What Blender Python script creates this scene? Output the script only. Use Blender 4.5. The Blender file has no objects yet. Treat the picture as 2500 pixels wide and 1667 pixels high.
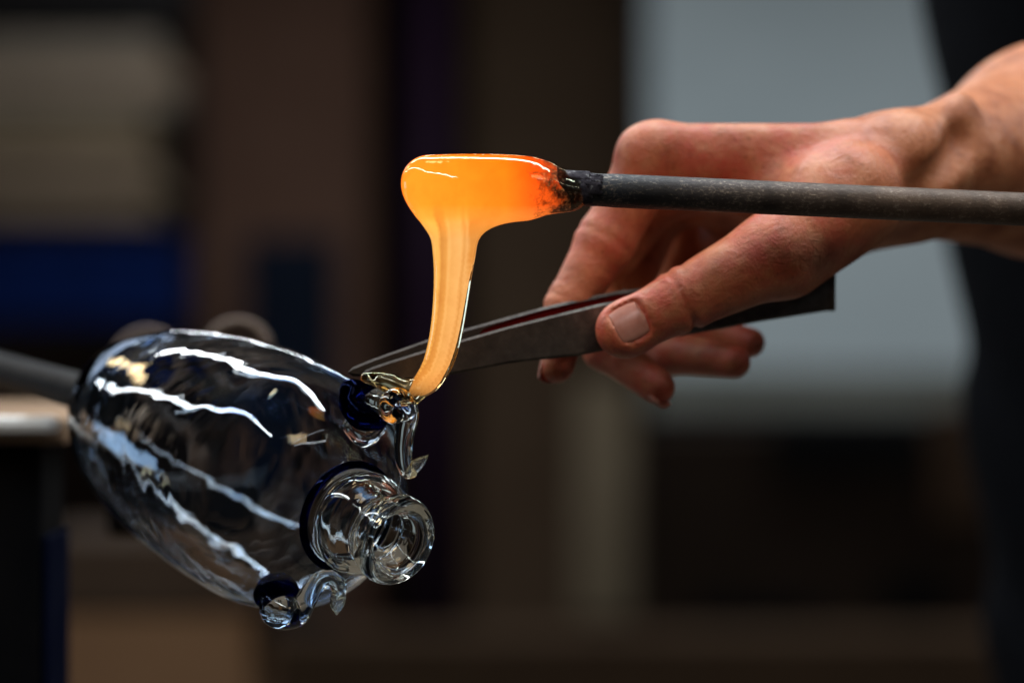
import bpy, bmesh, math, random
import numpy as np
from mathutils import Vector, Matrix, noise as mnoise

random.seed(7)
sc = bpy.context.scene
C = sc.collection

# ------------------------------------------------------------------ camera
D = 1.111            # distance from the lens to the plane in focus (the glass)
H = 1.15             # height of the lens above the floor
cam_d = bpy.data.cameras.new('camera')
cam = bpy.data.objects.new('camera', cam_d)
C.objects.link(cam)
cam.location = (0, -D, H)
cam.rotation_euler = (math.radians(90), 0, 0)
cam_d.sensor_width = 36
cam_d.lens = 100
cam_d.clip_start = 0.05
cam_d.clip_end = 60
cam_d.dof.use_dof = True
cam_d.dof.focus_distance = D + 0.008
cam_d.dof.aperture_fstop = 3.5
sc.camera = cam

# ------------------------------------------------------------------ world, lamps, exposure
w = bpy.data.worlds.new('World')
sc.world = w
w.use_nodes = True
bg = w.node_tree.nodes['Background']
bg.inputs[0].default_value = (0.55, 0.62, 0.75, 1)
bg.inputs[1].default_value = 0.012

def lamp(name, loc, sx, sy, power, col, target=None, rot=None):
    l = bpy.data.lights.new(name, 'AREA')
    l.shape = 'RECTANGLE'
    l.size, l.size_y = sx, sy
    l.energy = power
    l.color = col
    o = bpy.data.objects.new(name, l)
    o.location = loc
    if target is not None:
        o.rotation_euler = (Vector(target) - Vector(loc)).to_track_quat('-Z', 'Y').to_euler()
    else:
        o.rotation_euler = rot or (0, 0, 0)
    C.objects.link(o)
    return o

COOL = (0.92, 0.97, 1.0)
# two parallel rows of fluorescent battens hang diagonally; the other rows are added fill
def lamp_row(a, b, n, power, width=.10, gap=.03):
    a, b = Vector(a), Vector(b)
    L = (b - a).length / n
    ang = math.atan2(b.y - a.y, b.x - a.x)
    for i in range(n):
        c = a + (b - a) * ((i + .5) / n)
        lamp('batten_or_fill', (c.x, c.y, H + 1.5), L - gap, width, power, COOL, rot=(0, 0, ang))
lamp_row((-1.25, 2.05, 0), (.98, -.30, 0), 3, 18, .12)
lamp_row((-3.1, 2.5, 0), (-.1, -1.75, 0), 4, 14, .12)
lamp_row((.9, 2.9, 0), (3.0, .6, 0), 3, 12, .12)  # added row, unseen: brightens the clear handles and neck
lamp_row((1.0, -2.6, 0), (2.5, -1.0, 0), 2, 4, .12)  # added behind the lens, also to brighten the clear glass
lamp_row((-1.0, 5.3, 0), (2.4, 4.9, 0), 2, 34)  # added at the back to light the distant panel and boards
# added warm lamps out of view: beige patches on the glass, warmer hand
lamp('warm_fill', (.62, -1.25, H + 1.05), 0.50, 0.36, 3, (1.0, 0.72, 0.40), target=(0.05, 0.05, H))
lamp('warm_fill', (-1.75, 1.75, H + 1.45), 0.50, 0.24, 4, (1.0, 0.72, 0.38), target=(0, 0.05, H))
lamp('warm_fill', (-.22, .12, H + 1.45), 0.26, 0.07, 0.7, (1.0, 0.76, 0.42), target=(0, 0.05, H))
# added cool lamps out of view that put blue sheen on the vase
lamp('cool_fill', (-2.3, 4.2, H + 1.75), 2.0, 1.1, 10, (.62, .76, 1.0), target=(0, 0, H))
lamp('blue_fill', (-2.3, 1.15, H + .06), .8, .5, 3.4, (.42, .66, 1.0), target=(0, .1, H))

sc.view_settings.view_transform = 'Standard'
sc.view_settings.look = 'None'
sc.view_settings.gamma = 1
sc.view_settings.use_curve_mapping = False
sc.view_settings.exposure = 0

sc.render.engine = 'CYCLES'
cy = sc.cycles
cy.use_denoising = True
cy.max_bounces = 24
cy.transmission_bounces = 24
cy.glossy_bounces = 12
cy.diffuse_bounces = 3
cy.transparent_max_bounces = 12
cy.caustics_reflective = True
cy.caustics_refractive = True
cy.blur_glossy = 0.3
cy.sample_clamp_indirect = 6
cy.use_adaptive_sampling = False

# ------------------------------------------------------------------ helpers
PX = 0.00016
def P(px, py, Y=0.0):
    """point in the room that lies Y metres behind the plane in focus"""
    s = 1 + Y / D
    return Vector(((px - 1250) * PX * s, Y, H + (833.5 - py) * PX * s))
def Pd(x, y, Y=0.0):
    return P(x * 1.06293, y * 1.06293, Y)

def tag(o, label=None, cat=None, group=None, kind=None):
    if label: o['label'] = label
    if cat: o['category'] = cat
    if group: o['group'] = group
    if kind: o['kind'] = kind
    return o

def empty(name, loc, label, cat, group=None):
    o = bpy.data.objects.new(name, None)
    o.empty_display_size = 0.02
    o.location = loc
    C.objects.link(o)
    return tag(o, label, cat, group)

def link(name, me, mat=None, parent=None, smooth=True):
    o = bpy.data.objects.new(name, me)
    C.objects.link(o)
    if mat: me.materials.append(mat)
    if smooth:
        me.polygons.foreach_set('use_smooth', [True] * len(me.polygons))
    if parent:
        o.parent = parent
        p = parent
        loc = Vector((0, 0, 0))
        while p:
            loc += p.location
            p = p.parent
        o.location = -loc
    return o

def from_arrays(name, V, F, mat=None, parent=None, smooth=True):
    me = bpy.data.meshes.new(name)
    me.from_pydata([tuple(map(float, v)) for v in V], [], [tuple(map(int, f)) for f in F])
    me.update()
    return link(name, me, mat, parent, smooth)

def bm_obj(name, bm, mat, parent=None, smooth=False):
    bmesh.ops.recalc_face_normals(bm, faces=bm.faces)
    me = bpy.data.meshes.new(name)
    bm.to_mesh(me)
    bm.free()
    return link(name, me, mat, parent, smooth)

def box(name, x0, x1, y0, y1, z0, z1, mat, parent=None, bev=0.004):
    bm = bmesh.new()
    bmesh.ops.create_cube(bm, size=1)
    for v in bm.verts:
        v.co = Vector((x0 + (v.co.x + .5) * (x1 - x0), y0 + (v.co.y + .5) * (y1 - y0), z0 + (v.co.z + .5) * (z1 - z0)))
    if bev:
        bmesh.ops.bevel(bm, geom=list(bm.edges), offset=bev, segments=2, affect='EDGES', profile=0.6)
    return bm_obj(name, bm, mat, parent)

def tube(pts, rads, seg=20, cap=True):
    """tube through points with radii, ends rounded off; returns V, F"""
    pts = [Vector(p) for p in pts]
    n = len(pts)
    V, F = [], []
    t_prev, up = None, None
    for i in range(n):
        t = (pts[min(i + 1, n - 1)] - pts[max(i - 1, 0)]).normalized()
        if up is None:
            up = t.orthogonal().normalized()
        else:
            up = (up - t * up.dot(t)).normalized()
        b = t.cross(up)
        for k in range(seg):
            a = 2 * math.pi * k / seg
            V.append(pts[i] + (up * math.cos(a) + b * math.sin(a)) * rads[i])
    for i in range(n - 1):
        for k in range(seg):
            k2 = (k + 1) % seg
            F.append((i * seg + k, i * seg + k2, (i + 1) * seg + k2, (i + 1) * seg + k))
    if cap:
        V.append(pts[0]); F += [(len(V) - 1, (k + 1) % seg, k) for k in range(seg)]
        V.append(pts[-1]); b0 = (n - 1) * seg
        F += [(len(V) - 1, b0 + k, b0 + (k + 1) % seg) for k in range(seg)]
    return V, F

def catmull(pts, n=8):
    """pts: list of tuples of any length -> denser list"""
    A = np.array(pts, float)
    A = np.vstack([2 * A[0] - A[1], A, 2 * A[-1] - A[-2]])
    out = []
    for i in range(1, len(A) - 2):
        p0, p1, p2, p3 = A[i - 1:i + 3]
        for k in range(n):
            t = k / n
            out.append(.5 * ((2 * p1) + (-p0 + p2) * t + (2 * p0 - 5 * p1 + 4 * p2 - p3) * t * t + (-p0 + 3 * p1 - 3 * p2 + p3) * t ** 3))
    out.append(A[-2])
    return [tuple(o) for o in out]

# ---------------- distance fields -> one continuous mesh
def rc(p, a, b, ra, rb):
    """distance to a capsule with two radii"""
    ax_, ay, az = (float(v) for v in a)
    dx, dy, dz = float(b[0]) - ax_, float(b[1]) - ay, float(b[2]) - az
    x = p[:, 0] - np.float32(ax_); y = p[:, 1] - np.float32(ay); z = p[:, 2] - np.float32(az)
    l2 = np.float32(1 / max(dx * dx + dy * dy + dz * dz, 1e-12))
    dx, dy, dz = np.float32(dx), np.float32(dy), np.float32(dz)
    h = x * dx; h += y * dy; h += z * dz; h *= l2
    np.clip(h, 0, 1, out=h)
    x -= h * dx; y -= h * dy; z -= h * dz
    x *= x; y *= y; z *= z
    x += y; x += z
    np.sqrt(x, out=x)
    h *= np.float32(rb - ra); h += np.float32(ra)
    x -= h
    return x
def ell(p, c, r, axes=None):
    q = p - np.asarray(c, np.float32)
    if axes is not None:
        q = q @ np.asarray(axes, np.float32).T
    r = np.asarray(r, np.float32)
    k = np.sqrt(((q / r) ** 2).sum(1))
    return (k - 1) * r.min()
def smin(a, b, k):
    h = np.clip(.5 + .5 * (b - a) / k, 0, 1)
    return b * (1 - h) + a * h - k * h * (1 - h)
def smax(a, b, k):
    return -smin(-a, -b, k)

def sdf_arrays(f, lo, hi, h, B=24):
    lo = np.array(lo, np.float64); hi = np.array(hi, np.float64)
    n = np.ceil((hi - lo) / h / B).astype(int) * B + 1
    Df = np.full(n, 1.0, np.float32)
    ax = [lo[i] + np.arange(n[i]) * h for i in range(3)]
    cs = [(np.arange((n[i] - 1) // B) + .5) * B * h + lo[i] for i in range(3)]
    cc = np.stack(np.meshgrid(*cs, indexing='ij'), -1).reshape(-1, 3).astype(np.float32)
    dc = f(cc)
    rad = B * h * 0.87 * 1.5 + 0.004
    nb = [len(c) for c in cs]
    for q, d in enumerate(dc):
        i, j, k = np.unravel_index(q, nb)
        sl = tuple(slice(v * B, v * B + B + 1) for v in (i, j, k))
        if abs(d) > rad:
            if d < 0: Df[sl] = np.minimum(Df[sl], -1.0)
            continue
        g = np.stack(np.meshgrid(ax[0][sl[0]], ax[1][sl[1]], ax[2][sl[2]], indexing='ij'), -1)
        Df[sl] = f(g.reshape(-1, 3).astype(np.float32, order='F')).reshape(g.shape[:3])
    # surface nets
    ins = Df < 0
    ny, nz = n[1], n[2]
    quads = []
    for a_ in range(3):
        s0 = [slice(1, -1)] * 3; s1 = [slice(1, -1)] * 3
        s0[a_] = slice(0, -1); s1[a_] = slice(1, None)
        A0 = ins[tuple(s0)]; A1 = ins[tuple(s1)]
        idx = np.argwhere(A0 != A1)
        if not len(idx): continue
        flip = A0[tuple(idx.T)]
        off = np.array([1, 1, 1]); off[a_] = 0
        g = idx + off
        b_, c_ = (a_ + 1) % 3, (a_ + 2) % 3
        eb = np.zeros(3, int); eb[b_] = 1
        ec = np.zeros(3, int); ec[c_] = 1
        cells = [g - eb - ec, g - ec, g, g - eb]
        ids = np.stack([(c[:, 0] * ny + c[:, 1]) * nz + c[:, 2] for c in cells], 1)
        ids[~flip] = ids[~flip][:, ::-1]
        quads.append(ids)
    Q = np.concatenate(quads)
    uid, inv = np.unique(Q, return_inverse=True)
    F = inv.reshape(Q.shape)
    ci = uid // (ny * nz); cj = (uid // nz) % ny; ck = uid % nz
    corner = [(x, y, z) for x in (0, 1) for y in (0, 1) for z in (0, 1)]
    val = {c: Df[ci + c[0], cj + c[1], ck + c[2]] for c in corner}
    acc = np.zeros((len(uid), 3)); cnt = np.zeros(len(uid))
    for c0 in corner:
        for a_ in range(3):
            if c0[a_]: continue
            c1 = list(c0); c1[a_] = 1; c1 = tuple(c1)
            v0, v1 = val[c0], val[c1]
            m = (v0 < 0) != (v1 < 0)
            t = np.where(m, v0 / np.where(m, v0 - v1, 1), 0)
            p = np.tile(np.array(c0, float), (len(uid), 1)); p[:, a_] += t
            acc[m] += p[m]; cnt[m] += 1
    V = lo + (np.stack([ci, cj, ck], 1) + acc / np.maximum(cnt, 1)[:, None]) * h
    return V, F

def relax(V, F, it=1, lam=0.5):
    """a little smoothing of a quad mesh"""
    e = np.concatenate([F[:, [0, 1]], F[:, [1, 2]], F[:, [2, 3]], F[:, [3, 0]]])
    for _ in range(it):
        s = np.zeros_like(V); c = np.zeros(len(V))
        np.add.at(s, e[:, 0], V[e[:, 1]]); np.add.at(c, e[:, 0], 1)
        np.add.at(s, e[:, 1], V[e[:, 0]]); np.add.at(c, e[:, 1], 1)
        V = V + lam * (s / np.maximum(c, 1)[:, None] - V)
    return V

def fast_mesh(name, V, F):
    me = bpy.data.meshes.new(name)
    me.vertices.add(len(V)); me.vertices.foreach_set('co', np.asarray(V, np.float32).ravel())
    me.loops.add(F.size); me.loops.foreach_set('vertex_index', F.astype(np.int32).ravel())
    me.polygons.add(len(F))
    me.polygons.foreach_set('loop_start', np.arange(0, F.size, 4, dtype=np.int32))
    me.update(calc_edges=True)
    me.validate()
    return me

def sdf_obj(name, f, lo, hi, h, mat, parent=None, smooth_it=1):
    V, F = sdf_arrays(f, lo, hi, h)
    V = relax(V, F, smooth_it)
    return link(name, fast_mesh(name, V, F), mat, parent), V

def around(pts, m):
    A = np.array([list(p) for p in pts])
    return A.min(0) - m, A.max(0) + m

# ------------------------------------------------------------------ materials
def mat(name):
    m = bpy.data.materials.new(name)
    m.use_nodes = True
    nt = m.node_tree
    return m, nt, nt.nodes['Principled BSDF']
def N(nt, kind, **kw):
    n = nt.nodes.new(kind)
    for k, v in kw.items():
        if k in n.inputs: n.inputs[k].default_value = v
        else: setattr(n, k, v)
    return n
def ramp(nt, stops, fac):
    r = nt.nodes.new('ShaderNodeValToRGB')
    el = r.color_ramp.elements
    while len(el) < len(stops): el.new(0.5)
    for e, (p, c) in zip(el, stops):
        e.position = p
        e.color = (*c, 1) if len(c) == 3 else c
    nt.links.new(fac, r.inputs[0])
    return r
def noise_tex(nt, scale, detail=4, rough=.55, dist=0.0, coord=None):
    n = N(nt, 'ShaderNodeTexNoise')
    n.inputs['Scale'].default_value = scale
    n.inputs['Detail'].default_value = detail
    n.inputs['Roughness'].default_value = rough
    n.inputs['Distortion'].default_value = dist
    g = N(nt, 'ShaderNodeNewGeometry')
    nt.links.new(coord or g.outputs['Position'], n.inputs['Vector'])
    return n
def bump(nt, b, h, strength, dist):
    bp = N(nt, 'ShaderNodeBump')
    bp.inputs['Strength'].default_value = strength
    bp.inputs['Distance'].default_value = dist
    nt.links.new(h, bp.inputs['Height'])
    nt.links.new(bp.outputs[0], b.inputs['Normal'])
    return bp

def mottled(name, c0, c1, scale=30, rough=.6, metal=0.0, bstr=.2, bdist=.001, c2=None, spec=.03):
    m, nt, b = mat(name)
    n = noise_tex(nt, scale, 6, .6)
    st = [(.3, c0), (.7, c1)] if c2 is None else [(.3, c0), (.6, c1), (.75, c2)]
    r = ramp(nt, st, n.outputs[0])
    nt.links.new(r.outputs[0], b.inputs['Base Color'])
    b.inputs['Roughness'].default_value = rough
    b.inputs['Metallic'].default_value = metal
    b.inputs['Specular IOR Level'].default_value = spec
    if bstr: bump(nt, b, noise_tex(nt, scale * 4, 5, .6).outputs[0], bstr, bdist)
    return m

def glass(name, col, rough=0.0, ior=1.5, bstr=0, bscale=60, bdist=.001):
    m, nt, b = mat(name)
    nt.nodes.remove(b)
    g = N(nt, 'ShaderNodeBsdfGlass')
    g.inputs['Color'].default_value = (*col, 1)
    g.inputs['Roughness'].default_value = rough
    g.inputs['IOR'].default_value = ior
    nt.links.new(g.outputs[0], nt.nodes['Material Output'].inputs[0])
    if bstr:
        bump(nt, g, noise_tex(nt, bscale, 2, .5).outputs[0], bstr, bdist)
    return m

M_GLASS = glass('clear_glass', (.95, .978, 1.0), bstr=.25, bscale=45, bdist=.0014)
def blue_wisps(m):
    nt = m.node_tree
    g = [n for n in nt.nodes if n.type == 'BSDF_GLASS'][0]
    n = noise_tex(nt, 19, 4, .55, .8)
    r = ramp(nt, [(.50, (.975, .987, 1.0)), (.62, (.86, .93, 1.0)), (.74, (.52, .70, 1.0))], n.outputs[0])
    nt.links.new(r.outputs[0], g.inputs['Color'])
M_VASE = glass('vase_glass', (.97, .985, 1.0), bstr=.45, bscale=34, bdist=.0022)
blue_wisps(M_VASE)
M_CLEAR = glass('clear_glass_thick', (.995, 1.0, .975), bstr=.12, bscale=110, bdist=.0007)
M_NAVY = glass('cobalt_glass', (.024, .036, .13))
M_LEAF = glass('textured_glass', (.97, .97, .93), rough=.05, bstr=.9, bscale=900, bdist=.0006)

# ================================================================== SETTING
M_WALL = mottled('brown_wall', (.020, .012, .009), (.027, .017, .013), 3, .8, bstr=.1)
M_FLOOR = mottled('concrete_floor', (.10, .085, .07), (.16, .13, .10), 4, .7)
tag(box('back_wall', -5.5, 5.5, 8.2, 8.3, 0, 3.8, M_WALL, bev=0), kind='structure')
tag(box('floor', -5.5, 5.5, -0.2, 8.2, -0.05, 0, M_FLOOR, bev=0), kind='structure')

def cover(x0, y0, x1, y1, Y):
    a, b = Pd(x0, y0, Y), Pd(x1, y1, Y)
    return a.x, b.x, b.z, a.z       # x0, x1, z0, z1

# --- blue-grey panel door
M_PANEL = mottled('blue_grey_paint', (.275, .317, .334), (.335, .38, .398), 1.1, .55, bstr=.05)
M_STEEL_D = mottled('dark_steel', (.004, .0038, .004), (.009, .008, .008), 20, .5, .4)
Y = 6.83
x0, x1, z0, z1 = cover(1490, -400, 2260, 850, Y)
pn = empty('panel_door', ((x0 + x1) / 2, Y, 0), 'pale blue-grey painted panel at the back, behind the hand', 'door')
box('door_leaf', x0, x1, Y, Y + .04, z0, z1, M_PANEL, pn)
box('door_frame', x0 - .03, x0 - .001, Y + .005, Y + .06, 0, z1, M_STEEL_D, pn)
M_FADE = mottled('grey_brown_fade', (.085, .088, .078), (.12, .122, .108), 3, .6)
zr = Pd(0, 945, Y).z
box('fade_strip', x0, x1, Y + .003, Y + .042, zr, z0 - .002, M_FADE, pn)  # added mid-tone strip: the panel's fade into the dark put into colour
box('kick_plate', x0, x1, Y + .006, Y + .045, .02, zr - .002, M_STEEL_D, pn)

# --- wide brown partition between
M_COL = mottled('umber_board', (.046, .029, .018), (.060, .039, .025), 5, .8, bstr=.1)
Y = 7.28
x0, x1, z0, z1 = cover(1075, -400, 1475, 1568, Y)
pc = empty('partition_board', ((x0 + x1) / 2, Y, 0), 'dark umber partition board left of the blue-grey panel', 'partition')
box('board_face', x0, x1, Y, Y + .05, .10, z1, M_COL, pc)
box('base_strip', x0, x1, Y - .01, Y + .05, 0, .098, M_STEEL_D, pc)

# --- paler post in the lower middle
M_POST = mottled('grey_timber', (.075, .058, .038), (.10, .078, .052), 8, .7)
Y = 6.09
x0, x1, z0, z1 = cover(1318, 880, 1450, 1420, Y)
po = empty('timber_post', ((x0 + x1) / 2, Y, 0), 'short grey-brown post in the dark below the hand', 'post')
box('shaft', x0, x1, Y, Y + .05, z0, z1, M_POST, po, .008)
box('foot', x0 - .02, x1 + .02, Y - .02, Y + .07, 0, .05, M_STEEL_D, po, .006)
box('stem', x0 + .012, x1 - .012, Y + .012, Y + .045, .05, z0, M_STEEL_D, po, .003)

# --- brown pillar, upper left of centre
M_PILLAR = mottled('red_brown_plaster', (.075, .040, .028), (.092, .051, .036), 6, .8, bstr=.1)
Y = 7.13
x0, x1, z0, z1 = cover(455, -400, 850, 1568, Y)
pi_ = empty('pillar', ((x0 + x1) / 2, Y, 0), 'red-brown plastered pillar behind the glowing glass, to its left', 'pillar')
box('pillar_shaft', x0, x1, Y, Y + .2, .12, z1, M_PILLAR, pi_, .01)
box('plinth', x0 - .02, x1 + .02, Y - .02, Y + .22, 0, .118, M_STEEL_D, pi_, .01)

# --- purple pipe
M_PURPLE = mottled('violet_paint', (.013, .006, .014), (.018, .009, .019), 9, .5)
Y = 6.98
a = Pd(985, -300, Y); b = Pd(985, 1700, Y)
V, F = tube([Vector((a.x, Y, b.z)), Vector((a.x, Y, a.z))], [.065, .065], 24)
tag(from_arrays('wall_pipe', V, F, M_PURPLE), 'dark violet upright pipe behind the glowing glass', 'pipe')

# --- stacked pale boards on a shelf, upper left
M_BOARD = [mottled('pale_board', (.105, .076, .053), (.14, .102, .072), 9, .7),
           mottled('drab_board', (.085, .063, .040), (.11, .083, .053), 9, .7),
           mottled('grey_board', (.090, .074, .058), (.115, .096, .076), 9, .7)]
Y = 5.79
sh = empty('board_rack', (Pd(100, 0, Y).x, Y, 0), 'rack stacked with pale horizontal boards at upper left', 'rack')
rows = [(85, 150, 2), (154, 205, 0), (210, 255, 2), (260, 318, 1), (322, 352, 1), (357, 415, 0), (419, 452, 1), (456, 505, 0)]
for i, (ya, yb, k) in enumerate(rows):
    x0, x1, z0, z1 = cover(-260, ya, 390 + random.uniform(-60, 45), yb, Y)
    box('board', x0, x1, Y + random.uniform(0, .015), Y + .3, z0, z1, M_BOARD[k], sh, .004)
x0, x1, z0, z1 = cover(-270, 508, 412, 525, Y)
box('shelf', x0, x1, Y - .01, Y + .32, z0, z1, M_STEEL_D, sh, .003)
xa, xb, za, zb = cover(-270, -60, 425, 60, Y)
box('top_shelf', xa, xb, Y - .01, Y + .32, za, zb, M_STEEL_D, sh, .003)
box('upright', xb - .03, xb, Y + .28, Y + .33, 0, zb + .1, M_STEEL_D, sh, .003)
box('upright', xa, xa + .03, Y + .28, Y + .33, 0, zb + .1, M_STEEL_D, sh, .003)

# --- blue bin under the shelf
M_BLUE = mottled('blue_plastic', (.001, .0062, .040), (.0015, .0085, .053), 8, .45, bstr=.05)
Y = 5.64
x0, x1, z0, z1 = cover(-250, 545, 405, 745, Y)
bi = empty('blue_bin', ((x0 + x1) / 2, Y, z0), 'dark blue plastic bin under the stacked boards', 'bin')
box('tub', x0 + .01, x1 - .01, Y + .006, Y + .28, z0, z1 - .035, M_BLUE, bi, .01)
box('rim', x0, x1, Y, Y + .29, z1 - .034, z1, M_BLUE, bi, .006)
x0, x1, z0, z1 = cover(-290, 748, 440, 765, Y)
tb = empty('side_table', ((x0 + x1) / 2, Y, 0), 'black steel table carrying the blue bin', 'table')
box('table_top', x0, x1, Y - .02, Y + .34, z0, z1 - .001, M_STEEL_D, tb, .003)
for sx in (x0 + .02, x1 - .05):
    for sy in (Y + .01, Y + .29):
        box('leg', sx, sx + .03, sy, sy + .03, 0, z0, M_STEEL_D, tb, .002)

# --- navy cabinet
M_NAVYP = mottled('navy_paint', (.002, .0034, .0075), (.003, .005, .010), 8, .5, bstr=.05)
Y = 6.24
x0, x1, z0, z1 = cover(560, 545, 765, 1568, Y)
cb = empty('navy_cabinet', ((x0 + x1) / 2, Y, 0), 'narrow near-black navy cabinet standing before the pillar', 'cabinet')
box('carcass', x0, x1, Y + .012, Y + .2, .04, z1, M_NAVYP, cb, .004)
box('cabinet_door', x0 + .006, x1 - .006, Y, Y + .011, .06, z1 - .01, M_NAVYP, cb, .003)
box('plinth', x0 + .01, x1 - .01, Y + .02, Y + .19, 0, .04, M_STEEL_D, cb, .002)

# --- dark brown cupboard, lower right, with a black drawer
M_DBROWN = mottled('dark_brown_wood', (.009, .0056, .0038), (.012, .0076, .0052), 7, .7)
M_BLACKP = mottled('black_paint', (.0012, .0012, .0013), (.002, .002, .0022), 10, .6)
M_OCHRE = mottled('brown_leather', (.022, .0125, .0075), (.03, .017, .010), 8, .7)
Y = 5.35
x0, x1, z0, z1 = cover(1490, 985, 2270, 1440, Y)
cu = empty('cupboard', ((x0 + x1) / 2, Y, 0), 'dark brown cupboard with a black drawer, below the blue-grey panel', 'cupboard')
box('cupboard_carcass', x0, x1, Y + .012, Y + .3, .06, z1, M_DBROWN, cu, .006)
box('plinth', x0 + .01, x1 - .01, Y + .03, Y + .28, 0, .06, M_STEEL_D, cu, .003)
xa, xb, za, zb = cover(1775, 975, 2125, 1080, Y)
dr = box('drawer', xa, xb, Y - .012, Y + .010, za, zb, M_BLACKP, cu, .004)
xa, xb, za, zb = cover(1600, 1380, 1870, 1440, Y)
box('door_vent', xa, xb, Y - .006, Y + .010, za, zb, M_BLACKP, cu, .004)
xa, xb, za, zb = cover(2030, 1330, 2170, 1440, Y)
box('latch_plate', xa, xb, Y - .006, Y + .010, za, zb, M_BLACKP, cu, .004)
xa, xb, za, zb = cover(2140, 930, 2262, 1100, Y)
tag(box('leather_roll', xa, xb, Y - .05, Y - .014, za - .1, zb, M_OCHRE, None, .014), 'brown leather piece hanging at the cupboard by the dark shirt', 'leather')

# --- long low brown plank across the bottom
M_PLANK = mottled('worn_brown_plank', (.026, .0155, .009), (.036, .022, .013), 7, .65)
Y = 4.46
x0, x1, z0, z1 = cover(380, 1465, 2700, 1800, Y)
lb = empty('low_bench', ((x0 + x1) / 2, Y, 0), 'long low brown bench along the bottom edge, far behind', 'bench')
box('bench_top', x0, x1, Y, Y + .25, z0 + .08, z1, M_PLANK, lb, .008)
for sx in (x0 + .05, x1 - .12):
    box('leg', sx, sx + .07, Y + .05, Y + .2, 0, z0 + .08, M_DBROWN, lb, .004)

# --- warm wooden chest, lower left
M_CHEST = mottled('warm_wood', (.10, .054, .028), (.125, .070, .037), 6, .6)
M_CHEST2 = mottled('dull_wood', (.026, .0165, .011), (.034, .022, .0145), 6, .7)
Y = 2.10
x0, x1, z0, z1 = cover(70, 1238, 760, 1405, Y)
ch = empty('wooden_chest', ((x0 + x1) / 2, Y, 0), 'blurred brown wooden chest behind and below the vase', 'chest')
box('lid', x0, x1, Y, Y + .3, z0, z1, M_CHEST2, ch, .006)
xa, xb, za, zb = cover(90, 1400, 575, 1900, Y)
box('chest_body', xa, xb, Y + .004, Y + .29, za, z0 - .002, M_CHEST, ch, .006)
for sx in (xa + .02, xb - .06):
    for sy in (Y + .02, Y + .22):
        box('leg', sx, sx + .04, sy, sy + .04, 0, za, M_DBROWN, ch, .003)

# --- glassblower's bench at the left edge
M_ARM = mottled('beige_wood', (.30, .20, .13), (.38, .26, .17), 12, .55)
M_ALU = mottled('bright_steel_edge', (.80, .79, .77), (.86, .85, .83), 20, .35, .2)
M_BENCH = mottled('black_bench_steel', (.006, .006, .007), (.012, .011, .011), 15, .55, .2)
M_BLUEEDGE = mottled('blue_edge_paint', (.0015, .004, .018), (.002, .005, .022), 15, .5)
Y = 0.22
a = Pd(158, 962, Y); z_top = a.z; x_end = a.x
wb = empty('glassblower_bench', (x_end - .2, Y, 0), 'black bench with beige wooden arm and bright steel edge at left', 'bench')
bm = bmesh.new()
zb = Pd(0, 905, Y + .45).z
box('arm_board', x_end - .5, x_end - .002, Y + .003, Y + .34, z_top - .012, z_top, M_ARM, wb, .003)
box('steel_edge', x_end - .5, x_end - .004, Y - .012, Y + .0025, z_top - .0065, z_top + .0015, M_ALU, wb, .0038)
a = Pd(86, 1010, Y)
box('side_panel', x_end - .5, a.x, Y + .01, Y + .08, .05, z_top - .0125, M_BENCH, wb, .003)
box('edge_strip', a.x + .0005, a.x + .0030, Y + .012, Y + .078, .1, Pd(0, 1235, Y).z, M_BLUEEDGE, wb, .001)
x2 = Pd(640, 0, Y + .25).x
box('cross_rail', a.x + .0035, x2, Y + .2, Y + .26, Pd(0, 1232, Y + .2).z, z_top - .04, M_BENCH, wb, .004)
for sx in (x_end - .48, a.x - .06):
    box('foot', sx, sx + .05, Y + .0, Y + .09, 0, .05, M_BENCH, wb, .003)

# --- shears lying behind the vase: two loop handles show above it
M_LOOP = mottled('brown_iron', (.0550, .0396, .0308), (.0880, .0633, .0495), 60, .45, .6)
Y = .33
shr = empty('shears', Pd(450, 1000, Y), 'brown iron shears behind the vase, two loop handles up', 'shears')
for (cx, cyy, rx, rz, YY, dirx) in ((545, 805, 68, 62, .31, 1), (338, 828, 70, 64, .34, -1)):
    c = Pd(cx, cyy, YY)
    k = PX * 1.063 * (1 + YY / D)
    pts = []
    for i in range(41):
        a_ = math.radians(-120 + 300 * i / 40)
        pts.append(c + Vector((math.cos(a_) * rx * k, .006 * math.sin(a_), math.sin(a_) * rz * k)))
    V, F = tube(pts + [c + Vector((-dirx * .004, 0, -rz * k - .012)), Pd(445, 1010, .325)],
                [.0035] * 41 + [.0042, .005], 12)
    from_arrays('handle_loop', V, F, M_LOOP, shr)
V, F = tube([Pd(445, 1000, .325), Pd(440, 1120, .33), Pd(436, 1290, .33)], [.006, .005, .001], 10)
from_arrays('blade', V, F, M_LOOP, shr)

# ================================================================== VASE
LIP = P(973, 1322, 0.0)
dax = Vector((.617, -.750, -.239)).normalized()        # from the base towards the mouth
u1 = (Vector((0, -1, 0)) - dax * Vector((0, -1, 0)).dot(dax)).normalized()
u2 = dax.cross(u1)
def VP(t, r, th):
    return LIP - dax * t + (u1 * math.cos(th) + u2 * math.sin(th)) * r

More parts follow.
